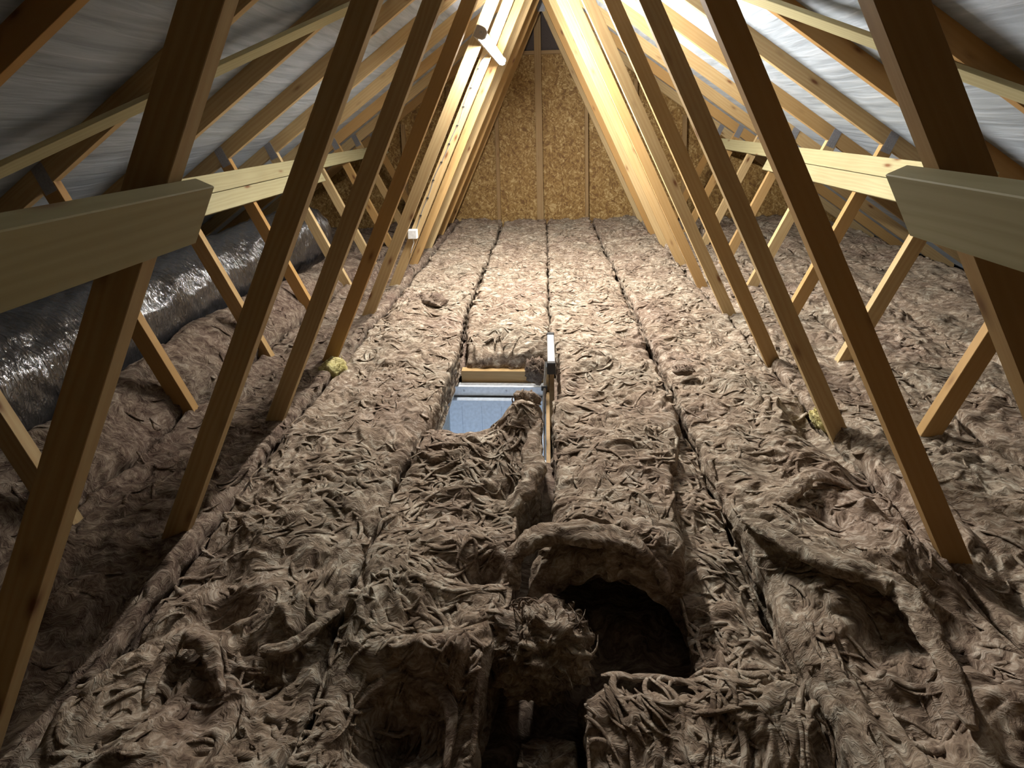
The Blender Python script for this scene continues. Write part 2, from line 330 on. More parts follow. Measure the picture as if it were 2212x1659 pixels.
def batt(label, xl, xr, y0, y1, step=0.005, seed=0, zoff=0.0, thick=0.16, arch=None, nlocks=400, mat=None, edge_r=0.035, parent=None, endr=0.04, farslope=None):
    """one long roll of wool: xl, xr are functions of y giving its sides"""
    ys = [y0]
    while ys[-1] < y1:
        y = ys[-1]; ys.append(y + step * (1.0 + max(0, y - 1.8) * 0.42))
    ys = np.array(ys); ys = y0 + (ys - y0) * (y1 - y0) / (ys[-1] - y0)
    W = float(np.mean(xr(ys) - xl(ys))); nu = max(10, int(W / (step * 1.15)))
    # arc-length style profile across: skirt, rounded edge, flat top
    us = np.linspace(0, 1, nu)
    k_sk = max(6, int(thick / (step * 2)))
    sk = np.linspace(1, 0, k_sk, endpoint=False)
    prof_u = np.concatenate([np.zeros(k_sk), us, np.ones(k_sk)])
    prof_d = np.concatenate([sk, np.zeros(nu), sk[::-1]])
    # ends: skirts too
    k_e = k_sk
    yy = np.concatenate([np.full(k_e, ys[0]), ys, np.full(k_e, ys[-1])])
    ed = np.concatenate([sk, np.zeros(len(ys)), sk[::-1]])
    U, Yg = np.meshgrid(prof_u, yy); D = np.maximum(*np.meshgrid(prof_d, ed))
    wob = 0.012
    XL = xl(Yg) + wob * pn(Yg * 5, Yg * 0 + 3.3, seed + 40) + 0.006 * pn(Yg * 22, Yg * 0 + 1.3, seed + 41)
    XR = xr(Yg) + wob * pn(Yg * 5, Yg * 0 + 8.3, seed + 42) + 0.006 * pn(Yg * 22, Yg * 0 + 4.3, seed + 43)
    X = XL + (XR - XL) * U
    ex = np.minimum(X - XL, XR - X); r = edge_r
    fall = np.where(ex < r, r - np.sqrt(np.maximum(0, r * r - (r - np.clip(ex, 0, r)) ** 2)), 0)
    ey = np.minimum(Yg - y0, y1 - Yg); r = endr
    fall = fall + np.where(ey < r, r - np.sqrt(np.maximum(0, r * r - (r - np.clip(ey, 0, r)) ** 2)), 0)
    h, px_, py_ = wool_disp(X, Yg, seed)
    if farslope: fall = fall + farslope[1] * sstep(y0 + farslope[0], y0, Yg)
    Z = zoff + swell(X, Yg) + h - fall
    bot = np.full_like(Z, -thick)
    if arch is not None:
        top_add, bot_add = arch(U, Yg); Z = Z + top_add; bot = bot + bot_add
    Z = Z * (1 - D) + np.minimum(bot, Z - 0.02) * D
    # rough torn look of the sides
    side = (D > 0)
    X = X + px_ + np.where(side, 0.012 * pn(Yg * 14, Z * 40, seed + 50) - 0.005 * np.sin(D * 3.14) * np.sign(U - 0.5), 0)
    Yn = Yg + py_ + np.where(side, 0.012 * pn(X * 16, Z * 40, seed + 51), 0)
    ny, nx = X.shape
    V = np.stack([X, Yn, Z], -1).reshape(-1, 3)
    idx = np.arange(ny * nx).reshape(ny, nx)
    Fq = np.stack([idx[:-1, :-1], idx[:-1, 1:], idx[1:, 1:], idx[1:, :-1]], -1).reshape(-1, 4)
    if arch is not None:            # closed underside
        n0 = len(V)
        ub = np.linspace(0, 1, 40); yb = np.linspace(y0, y1, 120); UB, YB = np.meshgrid(ub, yb)
        xb = xl(YB) + (xr(YB) - xl(YB)) * UB
        zb = -thick + arch(UB, YB)[1] + 0.012 * pn(xb * 18, YB * 18, seed + 60)
        V = np.concatenate([V, np.stack([xb, YB, zb], -1).reshape(-1, 3)])
        ib = np.arange(40 * 120).reshape(120, 40) + n0
        Fq = np.concatenate([Fq, np.stack([ib[:-1, :-1], ib[1:, :-1], ib[1:, 1:], ib[:-1, 1:]], -1).reshape(-1, 4)])
    me = bpy.data.meshes.new('insulation_roll')
    me.vertices.add(len(V)); me.vertices.foreach_set('co', V.ravel())
    me.loops.add(len(Fq) * 4); me.loops.foreach_set('vertex_index', Fq.ravel().astype(np.int32))
    me.polygons.add(len(Fq)); me.polygons.foreach_set('loop_start', np.arange(0, len(Fq) * 4, 4, dtype=np.int32))
    me.polygons.foreach_set('loop_total', np.full(len(Fq), 4, dtype=np.int32))
    me.update(calc_edges=True); me.validate()
    me.polygons.foreach_set('use_smooth', np.ones(len(me.polygons), bool))
    me.materials.append(mat or M_WOOL)
    o = bpy.data.objects.new('insulation_roll', me); C.objects.link(o)
    tag(o, label, 'insulation', 'brown mineral wool rolls laid side by side over the loft floor')
    if nlocks:
        def surf(x, y):
            hh, _, _ = wool_disp(x, y, seed); z = zoff + swell(x, y) + hh
            if arch is not None: z = z + arch(np.clip((x - xl(y)) / (xr(y) - xl(y)), 0, 1), y)[0]
            return z
        locks(o, xl, xr, y0, y1, nlocks, surf, seed, mat or M_WOOL)
    return o

def flap(parent, pts, rad, seed, name='torn_flap', flat=0.75):
    """lumpy rolled lip of torn wool along a path, part of its roll"""
    P = np.array(pts, float); n = len(P); t = np.linspace(0, n - 1, n * 16)
    Q = np.zeros((len(t), 3))
    for i, u in enumerate(t):
        k = min(int(u), n - 2); f = u - k
        p0, p1, p2, p3 = P[max(k - 1, 0)], P[k], P[k + 1], P[min(k + 2, n - 1)]
        Q[i] = 0.5 * (2 * p1 + (p2 - p0) * f + (2 * p0 - 5 * p1 + 4 * p2 - p3) * f * f + (3 * p1 - p0 - 3 * p2 + p3) * f ** 3)
    T = np.gradient(Q, axis=0); T /= np.linalg.norm(T, axis=1, keepdims=True)
    A = np.cross(T, [0, 0, 1.0]); A /= np.linalg.norm(A, axis=1, keepdims=True); B = np.cross(A, T)
    K = 28; th = np.linspace(0, 2 * math.pi, K, endpoint=False); s_ = np.linspace(0, 1, len(t))
    env = np.sin(np.pi * (0.04 + 0.92 * s_)) ** 0.5
    S2, TH2 = np.meshgrid(s_ * n, th, indexing='ij')
    rr = rad * env[:, None] * (1 + 0.45 * pn(S2 * 1.3, np.cos(TH2) + 4, seed) + 0.35 * np.abs(pn(S2 * 2.2, TH2 * 1.6, seed + 1)) + 0.12 * pn(S2 * 6, TH2 * 3, seed + 2))
    V = Q[:, None, :] + A[:, None, :] * (np.cos(TH2) * rr)[..., None] * 1.25 + B[:, None, :] * (np.sin(TH2) * rr)[..., None] * flat
    V = V.reshape(-1, 3); m = len(t)
    F = [(i * K + j, i * K + (j + 1) % K, (i + 1) * K + (j + 1) % K, (i + 1) * K + j) for i in range(m - 1) for j in range(K)]
    F += [tuple(range(K))[::-1], tuple(range((m - 1) * K, m * K))]
    return mesh_obj(name, V.tolist(), F, parent.data.materials[0], parent, smooth=True)

def locks(parent, xl, xr, y0, y1, n, surf, seed, mat):
    g = np.random.default_rng(seed + 900)
    n = int(n * 0.55); t = g.random(n); near = y0 + (y1 - y0) * t ** 1.05
    x0 = xl(near) + (xr(near) - xl(near)) * (0.06 + 0.88 * g.random(n))
    ang = pn(x0 * 2.2, near * 2.2, seed + 70) * 2.2 + g.normal(0, 0.5, n) + np.where(g.random(n) < 0.5, np.pi, 0)
    curl = g.normal(0, 11, n); curl2 = g.normal(0, 90, n)
    Ln = g.uniform(0.05, 0.16, n); S = 11
    rad = g.uniform(0.0016, 0.0042, n) * (1 + 0.12 * near); lift = g.uniform(0.0, 0.005, n)
    P = np.zeros((n, S, 3)); x = x0.copy(); y = near.copy(); a = ang.copy(); ds = Ln / (S - 1)
    for i in range(S):
        P[:, i, 0] = x; P[:, i, 1] = y
        x = x + np.cos(a) * ds; y = y + np.sin(a) * ds; a = a + (curl + curl2 * (i * ds)) * ds
    P[:, :, 0] = np.clip(P[:, :, 0], xl(P[:, :, 1]) + 0.004, xr(P[:, :, 1]) - 0.004)
    P[:, :, 1] = np.clip(P[:, :, 1], y0 + 0.03, y1 - 0.03)
    z = surf(P[:, :, 0], P[:, :, 1])
    k = np.ones(5) / 5; zz = np.pad(z, ((0, 0), (2, 2)), 'edge'); z = sum(zz[:, i:i + S] for i in range(5)) / 5
    s = np.linspace(0, 1, S)
    P[:, :, 2] = z + (lift[:, None] * np.sin(np.pi * s)) - 0.001
    T = np.gradient(P, axis=1); T /= np.linalg.norm(T, axis=2, keepdims=True) + 1e-9
    side = np.cross(T, [0, 0, 1.0]); side /= np.linalg.norm(side, axis=2, keepdims=True) + 1e-9
    nn = np.cross(side, T); taper = (np.sin(np.pi * (0.06 + 0.88 * s)) ** 0.6)[None, :, None]
    R = rad[:, None, None] * taper; K = 5; rings = []
    for j in range(K):
        th = 2 * math.pi * j / K
        rings.append(P + side * (math.cos(th) * R * 2.1) + nn * (math.sin(th) * R * 0.55))
    V = np.stack(rings, 2).reshape(-1, 3)
    idx = np.arange(n * S * K).reshape(n, S, K)
    F = np.stack([idx[:, :-1, :], np.roll(idx, -1, 2)[:, :-1, :], np.roll(idx, -1, 2)[:, 1:, :], idx[:, 1:, :]], -1).reshape(-1, 4)
    me = bpy.data.meshes.new('wool_locks')
    me.vertices.add(len(V)); me.vertices.foreach_set('co', V.ravel())
    me.loops.add(len(F) * 4); me.loops.foreach_set('vertex_index', F.ravel().astype(np.int32))
    me.polygons.add(len(F)); me.polygons.foreach_set('loop_start', np.arange(0, len(F) * 4, 4, dtype=np.int32))
    me.polygons.foreach_set('loop_total', np.full(len(F), 4, dtype=np.int32))
    me.update(calc_edges=True); me.polygons.foreach_set('use_smooth', np.ones(len(me.polygons), bool))
    me.materials.append(mat)
    o = bpy.data.objects.new('wool_locks', me); C.objects.link(o); o.parent = parent
    o['kind'] = 'stuff'
    return o

# ---------------------------------------------------------------- the setting
tag(MB().prism([(-3.9, TIE_BOT - 0.002), (3.9, TIE_BOT - 0.002), (3.9, TIE_BOT - 0.016), (-3.9, TIE_BOT - 0.016)], -0.6, HY0)
    .prism([(-3.9, TIE_BOT - 0.002), (3.9, TIE_BOT - 0.002), (3.9, TIE_BOT - 0.016), (-3.9, TIE_BOT - 0.016)], HY1, GY)
    .prism([(-3.9, TIE_BOT - 0.002), (HX0, TIE_BOT - 0.002), (HX0, TIE_BOT - 0.016), (-3.9, TIE_BOT - 0.016)], HY0, HY1)
    .prism([(HX1, TIE_BOT - 0.002), (3.9, TIE_BOT - 0.002), (3.9, TIE_BOT - 0.016), (HX1, TIE_BOT - 0.016)], HY0, HY1)
    .build('floor', M_CEIL), kind='structure')
lr = MB()
lr.box(-1.6, 1.2, -0.4, 3.9, -2.78, -2.74)
for b4 in ((-1.64, -1.6, -0.4, 3.9), (1.2, 1.24, -0.4, 3.9), (-1.6, 1.2, -0.44, -0.4), (-1.6, 1.2, 3.9, 3.94)):
    lr.box(*b4, -2.78, TIE_BOT - 0.02)
tag(lr.build('landing_room', M_CEIL), kind='structure')

# gable wall (OSB)
zt = RZ + RD
gp = [(-3.95, -0.36), (3.95, -0.36), (3.95, zt - RT * 3.95 + 0.0), (0, zt), (-3.95, zt - RT * 3.95)]
gp = [(-3.75, -0.36), (3.75, -0.36), (3.75, zt - RT * 3.75), (0, zt), (-3.75, zt - RT * 3.75)]
tag(MB().prism(gp, GY, GY + 0.02).build('wall_back', M_OSB), kind='structure')
tag(MB().prism(gp, -0.65, -0.63).build('wall_front', M_OSB), kind='structure')

# membrane both sides
for side, nm in ((-1, 'ceiling'), (1, 'ceiling')):
    xs = np.linspace(0.0, 3.95, 90); ys = np.linspace(-0.62, GY, 420)
    Xg, Yg = np.meshgrid(xs, ys)
    ph = ((Yg - TY(1) - TH / 2) / 0.6) % 1.0
    sag = 0.022 * np.sin(np.pi * ph) ** 1.0 + 0.006 * pn(Xg * 9, Yg * 1.6, 3 + side) * np.sin(np.pi * ph) + 0.003 * pn(Xg * 30, Yg * 3, 8 + side) * np.sin(np.pi * ph)
    Z = RZ + RD + 0.004 - RT * Xg - sag
    V = np.stack([Xg * side, Yg, Z], -1).reshape(-1, 3).tolist(); nx = len(xs)
    F = [(i * nx + j, i * nx + j + 1, (i + 1) * nx + j + 1, (i + 1) * nx + j) for i in range(len(ys) - 1) for j in range(nx - 1)]
    o = mesh_obj(nm, V, F, M_FELT, smooth=True)
    md = o.modifiers.new('thick', 'SOLIDIFY'); md.thickness = 0.003; md.offset = 1 if side < 0 else -1
    tag(o, kind='structure')
# gable studs belong to the wall
def beam_x(name, p0, p1, w_dir, w, t, mat, parent=None, bevel=0.0015):
    """box from p0 to p1; local X along it, local Z along w_dir (width w), thickness t"""
    p0, p1 = Vector(p0), Vector(p1); ax = (p1 - p0).normalized(); wz = Vector(w_dir); wz = (wz - ax * wz.dot(ax)).normalized(); wy = wz.cross(ax)
    mw = Matrix.Identity(4)
    for i, v in enumerate((ax, wy, wz)): mw[0][i], mw[1][i], mw[2][i] = v
    mw[0][3], mw[1][3], mw[2][3] = p0
    ln = (p1 - p0).length
    return MB().box(0, ln, -t / 2, t / 2, -w / 2, w / 2).build(name, mat, parent, mw=mw, bevel=bevel)
studs = [(-0.58, 0.045), (-0.05, 0.084), (0.54, 0.040), (-1.18, 0.045), (1.14, 0.045), (-1.78, 0.045), (1.74, 0.045)]
for x, w in studs:
    o = beam_x('trim_%d' % (1 + [s[0] for s in studs].index(x)), (x, GY - 0.03, TIE_TOP), (x, GY - 0.03, RZ - RT * abs(x) - 0.02), (1, 0, 0), w, 0.055, M_STUD)
    tag(o, kind='structure')
tag(beam_x('trim_8', (-0.50, GY - 0.02, 2.09), (0.44, GY - 0.02, 2.09), (0, 0, 1), 0.045, 0.035, M_STUD), kind='structure')

M_GABLE_SHADE = plain('gable_top_shade', (0.085, 0.068, 0.062), 0.9)  # painted shade: dark sheet for the dim gable top above the rail
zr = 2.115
tag(MB().prism([(-(zt - 0.13 - zr) / RT, zr), ((zt - 0.13 - zr) / RT, zr), (0, zt - 0.13)], GY - 0.0025, GY - 0.0005).build('trim_9', M_GABLE_SHADE), kind='structure')

# ---------------------------------------------------------------- roof trusses
def local_beam(name, poly, p0, d, parent, mat=M_PINE, y0=0.0):
    """poly in truss plane (x,z), stored in a frame whose X runs along d"""
    d = Vector((d[0], 0, d[1])).normalized(); y = Vector((0, 1, 0)); z = d.cross(y)
    mw = Matrix.Identity(4)
    for i, v in enumerate((d, y, z)): mw[0][i], mw[1][i], mw[2][i] = v
    mw[0][3], mw[1][3], mw[2][3] = p0[0], y0, p0[1]
    inv = mw.inverted(); n = len(poly)
    v = [inv @ Vector((a, y0, c)) for a, c in poly] + [inv @ Vector((a, y0 + TH, c)) for a, c in poly]
    f = [tuple(range(n)), tuple(range(n, 2 * n))[::-1]] + [(i, i + n, (i + 1) % n + n, (i + 1) % n) for i in range(n)]
    return MB().add(v, f).build(name, mat, parent, mw=mw, bevel=0.0012)

SL = 0.4504
def truss_polys():
    out = []
    for s in (-1, 1):
        # rafter
        xo = 3.9
        p = [(0, RZ), (s * xo, RZ - RT * xo), (s * xo, RZ + RD - RT * xo), (0, RZ + RD)]
        out.append(('rafter', p, (0, RZ), (s, -RT)))
        # inner web: inner edge |x| = 1.1485 - SL z, width .072 outward
        c = math.hypot(1, SL); zi, zo = TIE_TOP, 2.75
        e = 0.072 * c
        p = [(s * (1.1485 - SL * zi), zi), (s * (1.1485 - SL * zo), zo), (s * (1.1485 - SL * zo + e), zo), (s * (1.1485 - SL * zi + e), zi)]
        if s > 0: p = clip(p, RT, 1, RZ - 0.001); p = clip(p, -1, 0, -0.0005)
        else: p = clip(p, -RT, 1, RZ - 0.001); p = clip(p, 1, 0, -0.0005)
        out.append(('inner_web', p, (s * 1.1485, 0), (-s * SL, 1)))
        # outer web: inner edge |x| = 1.51+.49 z
        k = 0.485; c = math.hypot(1, k); e = 0.072 * c; zo = 1.6
        p = [(s * (1.508 + k * TIE_TOP), TIE_TOP), (s * (1.508 + k * zo), zo), (s * (1.508 + k * zo + e), zo), (s * (1.508 + k * TIE_TOP + e), TIE_TOP)]
        if s > 0: p = clip(p, RT, 1, RZ - 0.001)
        else: p = clip(p, -RT, 1, RZ - 0.001)
        # keep clear of the inner web
        a, cc = -s, -(1.1485 + 0.072 * math.hypot(1, SL) + 0.001)
        p = clip(p, -s, -SL, cc)
        out.append(('outer_web', p, (s * 1.508, 0), (s * k, 1)))
    out.append(('ceiling_tie', [(-3.7, TIE_BOT), (3.7, TIE_BOT), (3.7, TIE_TOP - 0.001), (-3.7, TIE_TOP - 0.001)], (0, TIE_TOP), (1, 0)))
    return out
POLYS = truss_polys()
def plate(parent, x, z, ang, w, h, y):
    m = MB(); ca, sa = math.cos(ang), math.sin(ang)
    def P(u, v): return (x + u * ca - v * sa, z + u * sa + v * ca)
    m.prism([P(-w / 2, -h / 2), P(w / 2, -h / 2), P(w / 2, h / 2), P(-w / 2, h / 2)], y - 0.0015, y)
    for i in range(int(w / 0.014)):
        for j in range(int(h / 0.022)):
            u = -w / 2 + 0.008 + i * 0.014; v = -h / 2 + 0.012 + j * 0.022
            m.prism([P(u, v), P(u + 0.004, v), P(u + 0.004, v + 0.010), P(u, v + 0.010)], y - 0.0028, y - 0.0016)
    o = m.build('nail_plate', M_GALV, parent); o['label'] = 'grey galvanised nail plate'
    return o
ORD = ['nearest', 'second nearest', 'third', 'fourth', 'fifth', 'sixth', 'seventh', 'eighth', 'ninth', 'tenth']
TLAB = {
    1: 'nearest pine roof truss, its broad dark webs at the outer sides of the picture',
    2: 'second nearest pine roof truss, dark webs just inside the nearest pair',
    3: 'third pine roof truss from the camera, dark brown webs in front of the hatch',
    4: 'fourth pine roof truss from the camera, last one with shaded webs before the lamp',
    5: 'fifth pine roof truss, holding the near end of the lit lamp on its left web',
    6: 'sixth pine roof truss, with the clipped grey cable and white box on its left web',
    7: 'seventh pine roof truss, brightly lit beside the far half of the lamp',
    8: 'eighth pine roof truss from the camera, just past the lamp',
    9: 'ninth pine roof truss, second last before the strand board gable',
    10: 'furthest pine roof truss, directly in front of the strand board gable',
}
for k in range(1, 11):
    y = TY(k)
    root = empty('roof_truss', (0, y, TIE_BOT))
    tag(root, TLAB[k], 'roof truss', 'row of pine roof trusses')
    bpy.context.view_layer.update()
    parts = []
    for nm, poly, p0, d in POLYS:
        if nm == 'ceiling_tie' and k == 4:
            parts.append(local_beam(nm, clip(poly, 1, 0, HX0 - 0.035), p0, d, None, y0=y))
            parts.append(local_beam(nm, clip(poly, -1, 0, -(HX1 + 0.035)), p0, d, None, y0=y))
        else:
            parts.append(local_beam(nm, poly, p0, d, None, y0=y))
    for s in (-1, 1):
        xn = 2.03
        parts.append(plate(None, s * 2.075, 1.095, s * -0.43, 0.058, 0.13, y))
    parts.append(plate(None, 0, 2.60, 0, 0.09, 0.16, y))
    inv = root.matrix_world.inverted()
    for p in parts:
        w = p.matrix_world.copy(); p.parent = root; p.matrix_parent_inverse = Matrix.Identity(4)
        p.matrix_basis = inv @ w

# ---------------------------------------------------------------- binders and braces
def plane_board(label, side, x0, s, z0, z1, t, y0, y1, name='binder', group=None, mat=M_TREAT):
    """board lying on the tilted line |x| = x0 + s z (towards the ridge), between heights z0,z1"""
    c = math.hypot(1, s); n = Vector((-side, 0, s)) / c
    p0 = Vector((side * (x0 + s * (z0 + z1) / 2), 0, (z0 + z1) / 2)) + n * (t / 2 + 0.0012)
    w = (z1 - z0) * c
    o = beam_x(name, (p0.x, y0, p0.z), (p0.x, y1, p0.z), (side * s, 0, 1), w, t, mat, bevel=0.002)
    return tag(o, label, 'timber board', group)
plane_board('dark rough board fixed across the nearest left web, running out at left edge', -1, 1.1485, -SL, 1.103, 1.207, 0.038, -0.6, 0.868)
plane_board('dark green-tinged board fixed across the nearest right web, running out at right edge', 1, 1.1485, -SL, 1.103, 1.207, 0.038, -0.6, 0.868)
G1 = None
plane_board('upper of the two stacked binder boards on the left outer webs', -1, 1.508, 0.485, 0.900, 1.003, 0.025, 2.35, 6.28)
plane_board('lower of the two stacked binder boards on the left outer webs', -1, 1.508, 0.485, 0.795, 0.896, 0.025, 2.35, 4.28)
plane_board('upper of the two stacked pale green boards on the right outer webs', 1, 1.508, 0.485, 0.905, 1.008, 0.025, 2.35, 6.28)
plane_board('lower of the two stacked pale green boards on the right outer webs', 1, 1.508, 0.485, 0.798, 0.901, 0.025, 2.35, 4.50)
def brace(label, side, a, b_):
    n = Vector((side * RT, 0, 1)).normalized()
    def P(x, y): return Vector((side * x, y, RZ - RT * x)) - n * 0.0125
    A, B = P(*a), P(*b_)
    o = beam_x('diagonal_brace', A, B, n.cross(B - A), 0.090, 0.022, M_TREAT, bevel=0.0015)
    return tag(o, label, 'timber brace')
brace('pale board nailed diagonally under the left rafters', -1, (2.35, 1.26), (0.62, 2.98))
brace('pale board nailed diagonally under the right rafters', 1, (2.25, 1.36), (0.62, 2.98))

# ---------------------------------------------------------------- batten lamp
LN = Vector((1, 0, -SL)).normalized()     # away from the left inner edges
LD = Vector((SL, 0, 1)).normalized()
zl = 1.775; e0 = Vector((-(1.1485 - SL * zl), 0, zl))
ly0, ly1 = 2.84, 4.30
lamp = empty('batten_lamp', (e0.x, ly0, e0.z)); tag(lamp, 'long white batten lamp, switched on, fixed along the left webs near the ridge', 'lamp')
bpy.context.view_layer.update()
def lamp_sec(pts, y0, y1, name, mat, smooth=False, bevel=0):
    m = MB(); n = len(pts)
    q = [LD * a + LN * b_ for a, b_ in pts]
    v = [(p.x, y0 - ly0, p.z) for p in q] + [(p.x, y1 - ly0, p.z) for p in q]
    f = [tuple(range(n)), tuple(range(n, 2 * n))[::-1]] + [(i, i + n, (i + 1) % n + n, (i + 1) % n) for i in range(n)]
    return m.add(v, f).build(name, mat, lamp, smooth=smooth, bevel=bevel)
lamp_sec([(-0.032, 0.001), (0.032, 0.001), (0.032, 0.022), (-0.032, 0.022)], ly0 + 0.01, ly1 - 0.01, 'lamp_body', M_BODY)
arc = [(-0.030 * math.cos(t), 0.0225 + 0.036 * math.sin(t)) for t in np.linspace(0, math.pi, 15)]
lamp_sec(arc, ly0 + 0.055, ly1 - 0.04, 'diffuser', M_LED)
for y0, y1 in ((ly0, ly0 + 0.054), (ly1 - 0.039, ly1)):
    cap = lamp_sec([(-0.033, 0.0015), (0.033, 0.0015), (0.035, 0.03), (0.032, 0.050), (0.017, 0.064), (-0.017, 0.064), (-0.032, 0.050), (-0.035, 0.03)], y0, y1, 'end_cap', M_BODY, bevel=0.003)
    if y0 == ly0:
        q = LN * 0.035
        ring = MB()
        for i in range(16):
            pass
        pts = [Vector((q.x, 0, q.z)) + (LD * math.cos(t) + LN * math.sin(t)) * 0.009 + Vector((0, -0.002, 0)) for t in np.linspace(0, 2 * math.pi, 17)]
        ring.tube(pts, 0.0025, 6, cap=False).build('cable_entry', M_GALV, cap, smooth=True)

# cable clipped down the sixth truss, with its box
y6 = TY(6)
def web_pt(z, off, y): return Vector((-(1.1485 - SL * z) - off, y, z))
pts = []
for i in range(60):
    z = 1.72 - i / 59 * (1.72 - 0.48)
    pts.append(web_pt(z, 0.052 + 0.006 * math.sin(z * 9) + 0.004 * math.sin(z * 23), y6 - 0.0045))
pts = [web_pt(1.76, 0.03, y6 - 0.02)] + pts
cab = MB().tube(pts, 0.0035, 6).build('lamp_cable', M_CABLE, smooth=True); tag(cab, 'thin grey cable clipped down the lit left web below the lamp', 'cable')
for i in range(9):
    z = 1.66 - i * 0.135
    p = web_pt(z, 0.052 + 0.006 * math.sin(z * 9) + 0.004 * math.sin(z * 23), y6)
    MB().box(p.x - 0.008, p.x + 0.008, y6 - 0.011, y6 - 0.0005, p.z - 0.004, p.z + 0.004).build('cable_clip', M_BLACK, cab, bevel=0.001)
bx = empty('junction_box', (-(1.1485 - SL * 0.44) - 0.05, y6, 0.44)); tag(bx, 'small white junction box low on the left web under the cable', 'junction box')
MB().box(-0.036, 0.036, -0.040, -0.0005, -0.036, 0.036).build('box_body', M_PLASTW, bx, bevel=0.005)
MB().box(-0.033, 0.033, -0.046, -0.0403, -0.033, 0.033).build('box_lid', M_PLASTW, bx, bevel=0.002)
tl = MB().tube([(0.0, -0.02, -0.037), (0.004, -0.022, -0.07), (-0.012, -0.024, -0.11), (-0.025, -0.02, -0.15)], 0.004, 6).build('cable_tail', M_PLASTW, bx, smooth=True)

# ---------------------------------------------------------------- hatch
hz0 = TIE_BOT - 0.02
frame = empty('loft_hatch', ((HX0 + HX1) / 2, HY1, hz0)); tag(frame, 'open loft hatch with pale blue door seen through the hole in the wool', 'loft hatch')
cx = (HX0 + HX1) / 2
def rel(m, name, mat, par=frame, bevel=0.0):
    o = m.build(name, mat, par, bevel=bevel); o.location = (-cx, -HY1, -hz0); return o
rel(MB().box(-0.478, HX1 + 0.018, HY1 + 0.021, HY1 + 0.066, -0.25, -0.118), 'timber_trimmer', M_PINE, bevel=0.002)
for nm, b6 in (('lining_far', (HX0, HX1, HY1, HY1 + 0.020, hz0, -0.185)), ('lining_near', (HX0, HX1, HY0 - 0.020, HY0, hz0, -0.185)),
               ('lining_side', (HX0 - 0.020, HX0 - 0.0005, HY0 - 0.02, HY1 + 0.02, hz0, -0.185)), ('lining_side', (HX1 + 0.0005, HX1 + 0.020, HY0 - 0.02, HY1 + 0.02, hz0, -0.235))):
    rel(MB().box(*b6), nm, M_STUD if b6[0] > -0.1 else M_HATCHW, bevel=0.002)  # dark wood colour stands in for shade on the right lining
# architrave strip with screws, then the door leaf hanging below
rel(MB().box(HX0 + 0.004, HX1 - 0.004, HY1 - 0.019, HY1 - 0.001, -0.245, -0.190), 'hinge_strip', M_HATCHW, bevel=0.002)
for x in (-0.46, -0.22):
    rel(MB().tube([(x, HY1 - 0.0195, -0.215), (x, HY1 - 0.0225, -0.215)], 0.005, 10), 'screw_head', M_GALV)
leaf = MB().box(HX0 + 0.015, HX1 - 0.015, HY1 - 0.050, HY1 - 0.020, -0.95, -0.250)
lf = rel(leaf, 'door_leaf', M_LEAF, bevel=0.006)
gr = MB()
for x in (-0.47, -0.36, -0.25, -0.14):
    gr.box(x, x + 0.003, HY1 - 0.0515, HY1 - 0.0498, -0.93, -0.29)
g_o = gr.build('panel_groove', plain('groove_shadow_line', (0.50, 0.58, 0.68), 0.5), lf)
for x in (HX0 + 0.030, HX0 + 0.048):
    rel(MB().box(x, x + 0.006, HY0 + 0.03, HY1 - 0.055, -0.21, -0.20), 'guide_rail', M_PLASTW)

# ladder stile standing up through the hatch
lad = empty('loft_ladder', (0.030, 2.36, -0.34)); tag(lad, 'silver aluminium loft ladder stile sticking up beside the hatch', 'ladder')
def lrel(m, name, mat, bevel=0.0, par=lad):
    o = m.build(name, mat, par, bevel=bevel)
    if par is lad: o.location = (-0.030, -2.36, 0.34)
    return o
lrel(MB().box(0.012, 0.050, 2.37, 2.68, 0.075, 0.118), 'upper_stile', M_ALU, 0.003)
lrel(MB().box(0.010, 0.052, 2.345, 2.370, 0.060, 0.120), 'end_cap', M_BLACK, 0.004)
lrel(MB().box(0.010, 0.052, 2.68, 2.705, 0.072, 0.122), 'end_cap', M_BLACK, 0.004)
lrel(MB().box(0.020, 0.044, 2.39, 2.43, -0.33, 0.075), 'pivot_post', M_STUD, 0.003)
lrel(MB().tube([(0.006, 2.42, 0.09), (-0.004, 2.36, -0.02), (-0.012, 2.30, -0.14), (-0.014, 2.27, -0.33)], 0.008, 8), 'guide_rail', M_ALU)
lrel(MB().box(-0.020, 0.010, 2.355, 2.375, -0.03, -0.005), 'rail_clip', M_BLACK, 0.002)

